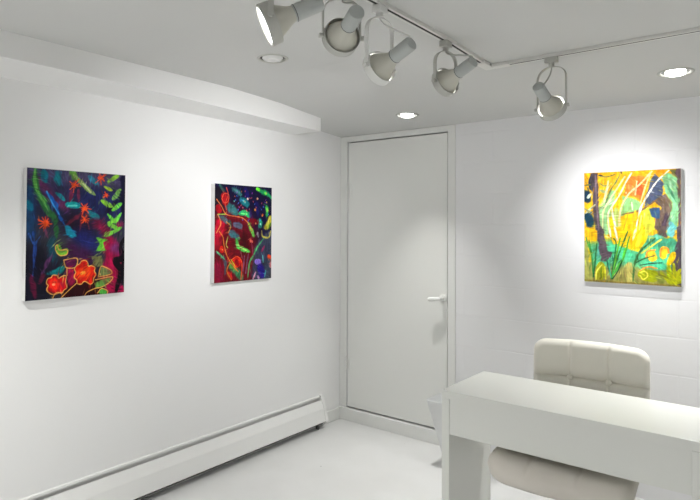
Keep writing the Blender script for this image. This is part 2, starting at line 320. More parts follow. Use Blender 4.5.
# ------------------------------------------------------------------ brushwork of the three paintings
# (kind s = stroke, p = patch; width per mille of the canvas width; pigment; edge softness; points per mille of width, height)
ART_NIGHT = [
    ('s',802,(34,36,72),2,(81,770,880,728)),
    ('s',481,(28,22,44),2,(90,171,887,138)),
    ('s',128,(30,72,112),2,(16,838,29,485)),
    ('s',176,(82,72,108),2,(50,946,536,944,913,943)),
    ('s',192,(62,52,90),2,(152,846,379,759)),
    ('s',273,(36,42,98),2,(621,783,880,728)),
    ('s',257,(34,18,40),2,(445,587,574,538)),
    ('s',96,(100,45,85),2,(122,904,227,789,365,709)),
    ('s',58,(20,112,132),1,(150,984,173,907)),
    ('s',64,(22,122,138),1,(277,975,298,891)),
    ('s',55,(18,112,142),1,(11,731,40,691)),
    ('s',55,(48,112,62),1,(70,995,77,877,121,784,191,691,262,620,279,492)),
    ('s',26,(104,178,86),0,(70,995,75,877,117,796,176,714)),
    ('s',61,(92,142,62),1,(431,981,448,950)),
    ('s',38,(134,164,92),0,(447,963,504,923,586,864,662,821)),
    ('s',13,(185,195,140),0,(537,906,620,840)),
    ('s',38,(26,134,146),0,(274,818,310,799,348,770)),
    ('s',58,(20,150,152),0,(388,732,491,726)),
    ('s',16,(90,200,195),0,(396,723,475,726)),
    ('s',42,(44,122,142),0,(602,964,672,912)),
    ('s',48,(30,120,132),1,(614,673,690,633)),
    ('s',32,(30,92,172),1,(174,823,242,765,304,646,348,585)),
    ('s',11,(60,150,215),0,(182,829,235,741,304,652)),
    ('p',0,(26,138,166),0,(351,579,414,555,486,490,383,489,359,536)),
    ('s',26,(120,45,80),1,(425,849,408,754)),
    ('s',22,(120,45,80),1,(489,852,498,764)),
    ('s',32,(105,35,60),1,(540,677,382,573)),
    ('s',26,(120,40,50),1,(573,653,607,539)),
    ('s',22,(120,40,50),1,(540,652,509,525)),
    ('s',112,(135,22,62),2,(690,579,812,502)),
    ('s',80,(140,24,70),2,(953,583,918,543)),
    ('s',80,(18,14,48),1,(976,987,989,624)),
    ('s',64,(16,12,36),2,(879,754,809,686)),
    ('s',67,(110,30,40),2,(448,888,448,888)),
    ('s',6,(236,88,38),0,(448,888,512,882)),
    ('s',6,(236,88,38),0,(448,888,483,881)),
    ('s',6,(236,88,38),0,(448,888,460,868)),
    ('s',6,(236,88,38),0,(448,888,440,830)),
    ('s',6,(236,88,38),0,(448,888,435,871)),
    ('s',6,(236,88,38),0,(448,888,405,852)),
    ('s',6,(236,88,38),0,(448,888,425,880)),
    ('s',6,(236,88,38),0,(448,888,421,892)),
    ('s',6,(236,88,38),0,(448,888,402,916)),
    ('s',6,(236,88,38),0,(448,888,436,911)),
    ('s',6,(236,88,38),0,(448,888,459,925)),
    ('s',6,(236,88,38),0,(448,888,492,937)),
    ('s',6,(236,88,38),0,(448,888,502,903)),
    ('s',28,(245,105,45),1,(448,888,448,888)),
    ('s',64,(110,30,40),2,(728,960,728,960)),
    ('s',6,(236,88,38),0,(728,960,755,956)),
    ('s',6,(236,88,38),0,(728,960,765,940)),
    ('s',6,(236,88,38),0,(728,960,762,936)),
    ('s',6,(236,88,38),0,(728,960,728,904)),
    ('s',6,(236,88,38),0,(728,960,718,924)),
    ('s',6,(236,88,38),0,(728,960,668,919)),
    ('s',6,(236,88,38),0,(728,960,698,957)),
    ('s',6,(236,88,38),0,(728,960,693,961)),
    ('s',6,(236,88,38),0,(728,960,701,974)),
    ('s',6,(236,88,38),0,(728,960,701,1011)),
    ('s',6,(236,88,38),0,(728,960,734,982)),
    ('s',6,(236,88,38),0,(728,960,771,1001)),
    ('s',6,(236,88,38),0,(728,960,786,994)),
    ('s',27,(245,105,45),1,(728,960,728,960)),
    ('s',74,(110,30,40),2,(556,710,556,710)),
    ('s',6,(236,88,38),0,(556,710,629,700)),
    ('s',6,(236,88,38),0,(556,710,580,698)),
    ('s',6,(236,88,38),0,(556,710,597,670)),
    ('s',6,(236,88,38),0,(556,710,565,690)),
    ('s',6,(236,88,38),0,(556,710,532,656)),
    ('s',6,(236,88,38),0,(556,710,529,680)),
    ('s',6,(236,88,38),0,(556,710,528,697)),
    ('s',6,(236,88,38),0,(556,710,510,712)),
    ('s',6,(236,88,38),0,(556,710,523,742)),
    ('s',6,(236,88,38),0,(556,710,521,747)),
    ('s',6,(236,88,38),0,(556,710,562,735)),
    ('s',6,(236,88,38),0,(556,710,585,744)),
    ('s',6,(236,88,38),0,(556,710,588,721)),
    ('s',31,(245,105,45),1,(556,710,556,710)),
    ('s',90,(110,30,40),2,(178,584,178,584)),
    ('s',6,(236,88,38),0,(178,584,236,578)),
    ('s',6,(236,88,38),0,(178,584,229,575)),
    ('s',6,(236,88,38),0,(178,584,209,558)),
    ('s',6,(236,88,38),0,(178,584,175,542)),
    ('s',6,(236,88,38),0,(178,584,156,544)),
    ('s',6,(236,88,38),0,(178,584,122,545)),
    ('s',6,(236,88,38),0,(178,584,111,575)),
    ('s',6,(236,88,38),0,(178,584,110,603)),
    ('s',6,(236,88,38),0,(178,584,107,613)),
    ('s',6,(236,88,38),0,(178,584,143,629)),
    ('s',6,(236,88,38),0,(178,584,172,631)),
    ('s',6,(236,88,38),0,(178,584,199,618)),
    ('s',6,(236,88,38),0,(178,584,208,595)),
    ('s',38,(245,105,45),1,(178,584,178,584)),
    ('s',38,(110,30,40),2,(787,819,787,819)),
    ('s',6,(236,88,38),0,(787,819,817,817)),
    ('s',6,(236,88,38),0,(787,819,800,813)),
    ('s',6,(236,88,38),0,(787,819,799,800)),
    ('s',6,(236,88,38),0,(787,819,788,805)),
    ('s',6,(236,88,38),0,(787,819,784,807)),
    ('s',6,(236,88,38),0,(787,819,754,799)),
    ('s',6,(236,88,38),0,(787,819,754,805)),
    ('s',6,(236,88,38),0,(787,819,758,824)),
    ('s',6,(236,88,38),0,(787,819,773,826)),
    ('s',6,(236,88,38),0,(787,819,771,848)),
    ('s',6,(236,88,38),0,(787,819,787,835)),
    ('s',6,(236,88,38),0,(787,819,802,832)),
    ('s',6,(236,88,38),0,(787,819,802,826)),
    ('s',16,(245,105,45),1,(787,819,787,819)),
    ('s',48,(110,30,40),2,(560,614,560,614)),
    ('s',6,(236,88,38),0,(560,614,582,616)),
    ('s',6,(236,88,38),0,(560,614,602,605)),
    ('s',6,(236,88,38),0,(560,614,593,588)),
    ('s',6,(236,88,38),0,(560,614,571,591)),
    ('s',6,(236,88,38),0,(560,614,540,587)),
    ('s',6,(236,88,38),0,(560,614,525,584)),
    ('s',6,(236,88,38),0,(560,614,523,608)),
    ('s',6,(236,88,38),0,(560,614,539,614)),
    ('s',6,(236,88,38),0,(560,614,527,647)),
    ('s',6,(236,88,38),0,(560,614,537,641)),
    ('s',6,(236,88,38),0,(560,614,557,632)),
    ('s',6,(236,88,38),0,(560,614,579,649)),
    ('s',6,(236,88,38),0,(560,614,605,624)),
    ('s',20,(245,105,45),1,(560,614,560,614)),
    ('s',35,(132,182,62),0,(916,990,810,939)),
    ('s',32,(152,182,52),0,(769,891,846,866)),
    ('s',42,(112,162,82),0,(941,871,865,794)),
    ('s',42,(144,205,62),0,(739,772,848,729)),
    ('s',45,(112,204,72),0,(951,751,862,701)),
    ('s',38,(112,204,72),0,(810,660,881,606,952,670)),
    ('s',38,(130,210,72),0,(872,608,820,581,921,543)),
    ('s',38,(110,204,72),0,(954,550,843,502)),
    ('s',481,(16,16,34),2,(32,291,51,-4)),
    ('s',257,(36,42,112),2,(543,455,642,417)),
    ('s',176,(72,26,72),2,(432,368,577,316)),
    ('s',80,(28,80,96),2,(232,455,249,310)),
    ('s',22,(42,76,150),1,(64,514,80,384,65,172)),
    ('s',19,(50,90,165),1,(26,502,72,431,136,491)),
    ('s',35,(92,52,96),1,(155,204,241,334)),
    ('s',22,(120,60,90),1,(172,527,202,467)),
    ('p',0,(26,140,168),0,(359,529,430,530,486,487,431,465,383,492)),
    ('s',192,(164,18,72),1,(813,416,885,297,834,140,888,46)),
    ('s',112,(118,60,118),2,(884,383,920,362)),
    ('s',58,(14,8,20),0,(991,456,956,389,975,295,894,270,958,188,932,83,906,5)),
    ('s',64,(14,8,20),0,(1002,335,1005,93)),
    ('s',42,(180,22,84),0,(978,41,988,0)),
    ('s',241,(46,6,14),1,(452,32,664,19)),
    ('s',45,(96,22,56),1,(55,172,90,29)),
    ('s',38,(80,24,50),1,(134,133,162,180)),
    ('s',35,(122,196,72),0,(777,482,900,528)),
    ('p',0,(112,205,62),0,(688,475,812,455,761,423,793,364,685,359,718,410)),
    ('p',0,(116,118,76),0,(635,321,745,319,755,228,661,237)),
    ('s',55,(112,182,62),0,(296,400,305,363)),
    ('s',48,(122,188,62),0,(327,342,379,369)),
    ('s',58,(16,132,134),1,(221,199,283,209,341,234)),
    ('p',0,(94,22,72),0,(355,295,484,305,473,236,387,233)),
    ('s',80,(152,22,72),1,(418,219,435,119)),
    ('p',0,(192,20,32),0,(210,106,192,125,204,157,236,165,251,182,293,177,308,156,345,170,379,169,376,122,389,78,359,59,340,38,298,46,260,33,223,45,196,73)),
    ('s',90,(240,50,30),1,(259,122,274,103)),
    ('s',22,(255,170,120),0,(255,110,267,109)),
    ('s',42,(150,25,55),1,(339,112,350,87)),
    ('p',0,(214,34,22),0,(476,192,462,224,484,248,513,261,532,281,574,285,598,264,605,239,636,240,675,224,668,196,686,166,662,137,656,103,626,90,588,110,560,116,531,96,493,104,486,132,460,156)),
    ('s',96,(252,80,28),1,(538,184,579,189)),
    ('s',29,(255,175,60),0,(538,180,563,187)),
    ('p',0,(118,132,82),0,(713,152,737,228,789,220,854,189,842,160,747,146)),
    ('p',0,(104,154,72),0,(671,89,747,118,862,139,834,94,748,60,680,57)),
    ('p',0,(82,172,72),0,(706,14,748,47,811,26,811,-5,749,-9)),
    ('s',7,(236,178,92),0,(210,106,192,125,204,157,236,165,251,182,293,177,308,156,345,170,379,169,376,122,389,78,359,59,340,38,298,46,260,33,223,45,196,73,210,106)),
    ('s',7,(236,178,92),0,(476,192,462,224,484,248,513,261,532,281,574,285,598,264,605,239,636,240,675,224,668,196,686,166,662,137,656,103,626,90,588,110,560,116,531,96,493,104,486,132,460,156,476,192)),
    ('s',7,(236,178,92),0,(355,295,484,305,473,236,387,233,363,264,355,295)),
    ('s',7,(236,178,92),0,(387,233,388,171)),
    ('s',7,(236,178,92),0,(483,105,405,53,332,0)),
    ('s',7,(236,178,92),0,(253,1,268,28,313,42)),
    ('s',7,(236,178,92),0,(680,54,598,29,568,0)),
    ('s',7,(236,178,92),0,(713,152,737,228,789,220,854,189,842,160,713,145)),
    ('s',7,(236,178,92),0,(679,123,862,139,834,94,748,60,680,54)),
    ('s',7,(236,178,92),0,(706,14,748,47,811,26,811,-5)),
    ('s',7,(236,178,92),0,(271,406,292,416,308,376,385,375,382,338,316,333,278,370,271,406)),
]
ART_VINES = [
    ('s',985,(24,18,62),1,(279,898,758,744)),
    ('s',1137,(112,12,32),1,(192,306,283,85)),
    ('s',171,(38,30,42),2,(45,920,82,790)),
    ('s',34,(62,112,102),1,(71,988,152,926)),
    ('s',64,(62,112,122),1,(288,961,437,905)),
    ('s',30,(90,150,150),1,(306,956,409,921)),
    ('s',83,(30,132,142),1,(446,854,542,807)),
    ('s',23,(110,200,200),0,(465,844,513,823)),
    ('s',114,(62,122,124),1,(225,778,344,709)),
    ('s',76,(122,16,36),1,(243,673,466,638,737,615)),
    ('s',64,(52,182,112),0,(419,705,523,712,581,683)),
    ('s',19,(130,230,140),0,(437,706,542,703)),
    ('s',57,(42,162,102),1,(738,969,901,933,994,889)),
    ('s',45,(120,235,70),0,(723,975,755,970)),
    ('s',34,(96,232,92),0,(870,938,901,927)),
    ('s',57,(62,182,92),1,(910,779,910,695)),
    ('s',27,(150,225,80),0,(916,767,908,737)),
    ('s',64,(42,182,142),1,(787,628,793,581)),
    ('s',23,(170,240,230),0,(787,598,793,593)),
    ('s',80,(186,178,62),1,(965,667,950,595,882,559)),
    ('s',19,(230,220,110),0,(961,667,919,583)),
    ('s',23,(60,120,50),0,(981,608,950,548)),
    ('s',121,(172,22,38),0,(161,870,170,832)),
    ('s',87,(172,22,38),0,(64,756,73,734)),
    ('s',144,(192,22,56),1,(92,592,84,516)),
    ('s',49,(92,112,122),1,(74,674,199,616)),
    ('s',72,(104,112,134),1,(326,585,438,576)),
    ('s',45,(50,100,100),1,(244,617,262,573)),
    ('s',57,(62,32,112),2,(600,739,619,682)),
    ('s',76,(34,30,120),2,(523,956,552,888)),
    ('s',76,(34,30,110),2,(718,813,738,708)),
    ('s',322,(74,84,106),1,(980,404,856,276,815,23)),
    ('s',227,(66,70,92),1,(897,358,716,49)),
    ('s',171,(188,22,56),2,(32,492,32,416)),
    ('s',152,(140,22,64),2,(52,168,88,38)),
    ('s',171,(70,6,18),2,(504,439,504,348)),
    ('s',87,(72,122,132),1,(262,499,382,463)),
    ('s',49,(92,200,92),0,(363,433,395,360,504,323,590,302)),
    ('s',17,(190,236,130),0,(391,382,447,343,542,314)),
    ('s',49,(122,202,92),0,(635,531,662,471)),
    ('s',42,(110,200,90),0,(571,606,629,509)),
    ('s',45,(82,92,102),1,(33,308,121,264,183,197,175,89)),
    ('s',19,(110,200,140),0,(33,319,174,230)),
    ('s',99,(62,132,92),1,(273,152,374,94,448,36)),
    ('s',53,(110,160,70),1,(246,196,355,116)),
    ('s',61,(192,42,42),1,(229,87,283,36)),
    ('p',0,(222,42,32),0,(291,228,373,257,448,214,433,159,374,136,309,173)),
    ('s',57,(150,18,30),1,(373,204,383,182)),
    ('s',72,(226,42,30),0,(117,340,124,327)),
    ('s',23,(255,150,90),0,(117,338,127,333)),
    ('s',15,(134,84,112),0,(504,258,482,102)),
    ('s',15,(134,84,112),0,(571,274,527,78)),
    ('s',13,(150,90,100),0,(438,304,466,236)),
    ('s',15,(150,60,90),0,(629,405,658,267)),
    ('s',76,(152,124,214),0,(726,192,766,185)),
    ('s',106,(50,30,142),1,(785,127,839,45)),
    ('s',49,(222,84,42),0,(948,240,979,233)),
    ('s',45,(222,144,144),0,(988,169,994,127)),
    ('s',25,(205,155,175),0,(706,78,661,11)),
    ('s',34,(190,150,190),0,(755,25,765,13)),
    ('s',19,(84,172,172),0,(900,101,875,20)),
    ('s',13,(100,180,180),0,(836,253,846,183)),
    ('s',23,(150,50,100),0,(867,358,816,300)),
    ('s',21,(84,176,112),0,(857,445,737,347,662,256,590,177,565,20)),
    ('s',19,(204,194,92),0,(813,521,833,461,949,452,985,523)),
    ('s',42,(224,114,92),0,(619,416,635,407)),
    ('s',38,(150,140,150),0,(737,497,747,462)),
    ('s',10,(222,132,72),0,(29,842,108,774,189,693,353,673,466,658,561,606,639,521)),
    ('s',9,(214,90,70),0,(187,966,215,895,170,804,189,738)),
    ('s',9,(222,100,70),0,(117,857,152,903,224,895,215,828,152,809,113,852)),
    ('s',10,(170,210,90),0,(47,690,171,693)),
    ('s',10,(222,150,90),0,(47,690,101,603,32,504)),
    ('s',9,(200,150,70),0,(190,616,262,573,226,506)),
    ('s',12,(224,134,62),0,(75,519,137,460,155,383,210,262,300,173,396,99)),
    ('s',10,(170,180,90),0,(217,460,191,383,218,350)),
    ('s',12,(200,130,50),0,(264,196,219,153,211,99,283,20)),
    ('s',12,(240,96,52),0,(291,228,373,257,448,214,463,136,444,14)),
    ('s',10,(210,190,60),0,(273,228,337,161)),
    ('s',27,(250,222,204),0,(552,865,557,861)),
    ('s',25,(240,190,150),0,(728,872,734,869)),
    ('s',27,(245,160,70),0,(688,748,694,745)),
    ('s',27,(232,110,42),0,(828,699,834,696)),
    ('s',17,(200,100,120),0,(466,769,471,766)),
    ('s',17,(120,210,200),0,(316,832,321,829)),
    ('s',13,(230,120,90),0,(325,883,330,880)),
    ('s',15,(200,80,90),0,(400,773,405,770)),
    ('s',15,(250,150,60),0,(818,687,824,684)),
    ('s',13,(200,150,60),0,(900,838,906,834)),
    ('s',19,(230,160,110),0,(698,603,704,599)),
    ('s',13,(230,60,60),0,(532,743,538,740)),
    ('s',8,(70,120,230),0,(396,818,389,809)),
    ('s',8,(150,60,190),0,(578,651,583,642)),
    ('s',8,(200,90,110),0,(652,840,657,831)),
    ('s',8,(70,120,230),0,(463,645,469,636)),
    ('s',9,(70,120,230),0,(450,849,453,840)),
    ('s',11,(70,120,230),0,(386,749,389,740)),
    ('s',11,(200,90,110),0,(441,794,433,785)),
    ('s',11,(70,120,230),0,(338,850,342,841)),
    ('s',9,(200,90,110),0,(585,758,584,748)),
    ('s',8,(200,90,110),0,(518,685,510,675)),
    ('s',8,(220,140,80),0,(719,870,720,861)),
    ('s',9,(70,120,230),0,(421,728,413,718)),
    ('s',8,(220,140,80),0,(501,836,505,827)),
    ('s',9,(200,90,110),0,(900,940,890,930)),
    ('s',8,(70,120,230),0,(808,759,802,750)),
    ('s',9,(200,90,110),0,(509,946,507,937)),
    ('s',8,(70,120,230),0,(788,641,778,632)),
    ('s',9,(70,120,230),0,(939,708,937,699)),
    ('s',11,(150,60,190),0,(511,891,510,882)),
    ('s',8,(70,120,230),0,(565,636,562,627)),
    ('s',8,(70,120,230),0,(361,891,366,883)),
    ('s',9,(70,120,230),0,(684,815,678,805)),
    ('s',8,(150,60,190),0,(369,930,363,920)),
    ('s',11,(200,90,110),0,(706,779,708,770)),
    ('s',9,(150,60,190),0,(407,775,413,766)),
    ('s',9,(200,90,110),0,(625,879,623,870)),
    ('s',8,(200,90,110),0,(590,875,597,866)),
    ('s',8,(220,140,80),0,(446,940,442,930)),
    ('s',11,(200,90,110),0,(813,827,808,818)),
    ('s',9,(150,60,190),0,(890,866,882,856)),
    ('s',11,(220,140,80),0,(937,750,945,741)),
    ('s',11,(150,60,190),0,(636,930,630,920)),
    ('s',11,(200,90,110),0,(538,737,543,728)),
    ('s',11,(70,120,230),0,(840,790,843,781)),
]
ART_JUNGLE = [
    ('s',1392,(245,186,32),0,(443,789,598,655)),
    ('s',93,(250,180,24),1,(-16,990,895,980)),
    ('p',0,(243,136,56),0,(451,895,490,958,644,953,682,889,613,740,443,796)),
    ('s',68,(240,104,54),1,(583,879,598,800)),
    ('s',46,(247,160,90),1,(490,868,521,827)),
    ('s',124,(150,200,142),1,(308,804,235,656,243,466)),
    ('p',0,(146,196,130),0,(420,783,606,727,613,642,388,596)),
    ('s',77,(190,210,120),1,(348,656,364,478)),
    ('s',62,(240,215,40),1,(284,575,300,477)),
    ('s',93,(248,202,22),1,(475,603,459,479)),
    ('p',0,(205,210,70),0,(629,668,704,681,749,551,749,483,629,481)),
    ('s',93,(30,60,86),1,(27,802,35,761)),
    ('s',102,(26,70,92),1,(35,595,69,540)),
    ('s',77,(36,64,92),0,(94,959,86,863)),
    ('p',0,(90,80,88),0,(72,994,149,992,162,725,189,475,119,474,99,726,66,933)),
    ('s',15,(130,110,120),1,(128,972,139,725,161,475)),
    ('s',28,(205,218,204),0,(44,774,72,802)),
    ('s',22,(190,200,170),0,(18,629,119,705)),
    ('s',25,(150,150,110),0,(1,671,86,629)),
    ('s',20,(124,132,72),0,(1,886,69,891)),
    ('s',19,(124,132,72),0,(161,971,251,957,340,976)),
    ('s',22,(142,152,86),0,(169,902,227,874,292,899)),
    ('s',34,(160,170,110),0,(186,834,251,812)),
    ('s',19,(110,130,90),0,(404,997,372,937,284,818,218,670)),
    ('s',25,(240,235,180),0,(267,913,251,833,218,724)),
    ('p',0,(88,98,124),0,(749,968,837,873,815,751,636,675,659,786,704,915)),
    ('p',0,(122,104,92),0,(855,789,741,733,808,667,749,551,749,483,895,485,913,705)),
    ('p',0,(62,94,130),0,(701,668,796,668,796,575,719,593)),
    ('s',46,(86,72,84),1,(859,616,837,484)),
    ('p',0,(138,198,148),0,(881,967,960,946,984,654,960,486,881,485,913,705,855,795,820,924)),
    ('s',46,(110,190,192),1,(895,533,938,495)),
    ('s',22,(175,220,180),1,(895,897,924,731)),
    ('s',15,(90,160,120),1,(866,872,953,718)),
    ('p',0,(250,172,24),0,(756,991,884,995,830,943,771,952)),
    ('p',0,(122,120,66),0,(895,999,967,999,967,907,924,953)),
    ('p',0,(112,92,98),0,(953,1000,1004,1001,1004,486,970,486,975,717)),
    ('s',19,(142,112,72),0,(420,616,568,640,644,668,778,745)),
    ('s',12,(60,60,60),0,(169,976,202,970)),
    ('s',12,(60,70,60),0,(404,1001,409,982)),
    ('s',15,(250,228,196),0,(514,980,459,908,396,803,316,697,264,616,276,476)),
    ('s',17,(255,214,168),0,(719,986,598,878,490,801,412,696,386,589,383,478)),
    ('s',19,(252,244,232),0,(884,986,778,906,689,798,613,681,575,563,555,480)),
    ('s',15,(222,232,172),0,(443,949,348,831,267,724,215,643,205,493)),
    ('s',15,(255,214,150),0,(712,980,659,864,606,721)),
    ('s',19,(240,235,215),0,(308,670,319,589,356,477)),
    ('s',15,(255,190,50),0,(552,642,506,480)),
    ('s',12,(240,170,40),0,(475,616,427,478)),
    ('s',12,(225,235,200),0,(514,722,521,656)),
    ('s',12,(255,200,150),0,(568,905,552,787)),
    ('s',14,(250,235,120),0,(613,603,591,481)),
    ('s',356,(92,184,138),1,(52,243,953,274)),
    ('s',309,(152,148,84),1,(18,34,967,21)),
    ('p',0,(247,196,24),0,(267,505,704,509,659,381,575,281,443,316,316,340)),
    ('s',62,(236,180,20),1,(490,417,552,313)),
    ('s',37,(250,225,60),1,(629,498,568,340)),
    ('s',22,(255,226,172),0,(565,504,524,391)),
    ('s',22,(225,235,215),0,(332,501,364,388)),
    ('s',19,(225,235,215),0,(276,501,292,413)),
    ('p',0,(214,212,80),0,(644,509,734,510,674,407,644,420)),
    ('s',124,(92,202,154),1,(308,306,490,245)),
    ('s',93,(92,206,160),1,(674,173,852,181)),
    ('s',108,(72,152,122),1,(704,369,924,374)),
    ('s',46,(110,190,160),1,(704,421,895,438)),
    ('p',0,(100,86,82),0,(756,510,869,511,859,418,778,442)),
    ('s',56,(120,196,200),1,(898,495,913,444)),
    ('s',108,(166,166,92),1,(27,339,52,8)),
    ('s',46,(238,186,24),1,(99,458,116,389)),
    ('s',40,(230,200,40),2,(52,298,69,188)),
    ('s',46,(100,180,160),1,(177,397,152,219)),
    ('p',0,(92,80,88),0,(128,503,202,504,259,291,303,272,284,224,238,184,186,193)),
    ('p',0,(86,76,86),0,(964,512,1004,513,1004,-2,967,8,902,195,953,375)),
    ('s',77,(186,176,102),1,(482,165,490,33)),
    ('s',22,(160,150,90),1,(443,136,451,30)),
    ('s',99,(162,166,34),0,(186,152,169,42)),
    ('s',15,(215,210,90),0,(194,159,136,95,128,26)),
    ('s',15,(200,200,60),0,(227,140,235,32)),
    ('s',19,(110,130,30),0,(186,138,186,43)),
    ('s',139,(152,160,24),0,(644,87,719,78)),
    ('s',14,(220,215,80),0,(598,104,644,119,674,82,629,47,598,78)),
    ('s',124,(164,170,24),0,(910,62,967,71)),
    ('s',46,(164,170,24),0,(895,80,881,169)),
    ('s',37,(180,180,30),0,(953,96,988,142)),
    ('s',37,(170,175,30),0,(931,95,927,190)),
    ('s',34,(164,166,30),0,(837,64,808,114)),
    ('s',62,(120,128,60),1,(778,74,808,37)),
    ('s',77,(245,190,42),0,(837,308,830,263)),
    ('s',15,(240,150,60),0,(801,256,808,314,866,322,881,284)),
    ('s',93,(236,196,52),0,(712,272,719,240)),
    ('s',14,(245,160,70),0,(659,238,674,290,749,306)),
    ('s',53,(230,190,24),0,(884,195,927,279)),
    ('s',19,(242,162,72),0,(598,124,674,157,764,148)),
    ('s',19,(70,112,62),0,(524,28,540,167,598,288,749,406)),
    ('s',12,(60,110,70),0,(552,188,644,230,741,256)),
    ('s',11,(50,90,70),0,(598,170,704,187,815,198)),
    ('s',15,(200,205,90),0,(613,275,808,397)),
    ('s',25,(100,205,62),0,(443,310,420,202)),
    ('s',20,(60,140,72),0,(52,381,86,217,99,45)),
    ('s',15,(52,120,66),0,(139,349,116,149,99,45)),
    ('s',12,(80,150,70),0,(18,408,69,271)),
    ('s',17,(56,118,60),0,(293,35,364,227,471,463)),
    ('s',15,(100,170,60),0,(293,42,345,226,393,402)),
    ('s',15,(80,160,60),0,(293,42,420,209,490,417)),
    ('s',12,(50,110,60),0,(293,42,348,334,324,400)),
    ('s',25,(92,192,72),0,(293,42,388,174,443,243)),
    ('s',19,(44,112,86),0,(293,49,254,182,238,229)),
    ('s',19,(50,128,100),0,(297,49,319,171,306,245)),
    ('s',14,(80,170,130),0,(293,49,276,156,277,224)),
    ('s',15,(40,90,60),0,(412,202,364,106,308,36)),
    ('s',25,(142,126,64),0,(1,13,506,4,995,10)),
]

# ------------------------------------------------------------------ baseboard heater
HY0, HY1 = 0.2, 3.40
ht = thing('baseboard_heater', 'long white baseboard heater along the foot of the left wall', 'heater', (XL, (HY0+HY1)/2, 0))
ht_off = Vector((XL, (HY0+HY1)/2, 0))
def extr(prof, y0, y1, bm=None):
    """extrude an (x from wall, z) profile along y, in the heater's own coordinates"""
    bm = bm or bmesh.new()
    a = [bm.verts.new((x, y0-ht_off.y, z)) for x, z in prof]; c = [bm.verts.new((x, y1-ht_off.y, z)) for x, z in prof]
    n = len(prof)
    for k in range(n): bm.faces.new((a[k], a[(k+1) % n], c[(k+1) % n], c[k]))
    bm.faces.new(a); bm.faces.new(c[::-1])
    return bm
obj('back_plate', extr([(0.0005, 0.03), (0.004, 0.03), (0.004, 0.221), (0.009, 0.220), (0.010, 0.212), (0.012, 0.212), (0.011, 0.223), (0.004, 0.225), (0.0005, 0.226)], HY0, HY1), M_heat, ht)
obj('front_cover', extr([(0.026, 0.197), (0.050, 0.140), (0.068, 0.052), (0.062, 0.046), (0.060, 0.046), (0.065, 0.053), (0.047, 0.139), (0.023, 0.196)], HY0, HY1), M_heat, ht)
obj('damper', extr([(0.0045, 0.180), (0.023, 0.188), (0.0225, 0.185), (0.0045, 0.177)], HY0, HY1-0.01), M_dark, ht)  # near-black, so the shade inside the slot is put into the colour
bm = bmesh.new()
y = HY0+0.02
while y < HY1-0.03:
    box(bm, 0.008, 0.044, y-ht_off.y, y+0.002-ht_off.y, 0.07, 0.13); y += 0.02
lathe(bm, [(0, 0), (0.011, 0), (0.011, HY1-HY0-0.02), (0, HY1-HY0-0.02)], axis_matrix((0.026, HY0-ht_off.y+0.01, 0.1), (0, 1, 0)), n=12)
e = obj('heating_element', bm, M_fin, ht)
obj('bottom_shadow_rail', extr([(0.006, 0.036), (0.056, 0.036), (0.056, 0.040), (0.006, 0.040)], HY0, HY1-0.02), M_slot, ht).name = 'bottom_shade_strip'  # dark strip standing in for the shadow beneath the cover
ep = [(0.0005, 0.03), (0.060, 0.030), (0.071, 0.050), (0.052, 0.143), (0.030, 0.203), (0.020, 0.228), (0.0005, 0.230)]
for y0, y1 in ((HY1-0.002, HY1+0.028), (HY0-0.028, HY0+0.002)):
    obj('end_cap', extr(ep, y0, y1), M_heat, ht)
bm = bmesh.new()
bm.free()
for yy in (0.6, 3.34): obj('foot_bracket', bx(0.02, 0.045, yy-ht_off.y, yy+0.012-ht_off.y, 0.0, 0.037), M_slot, ht)

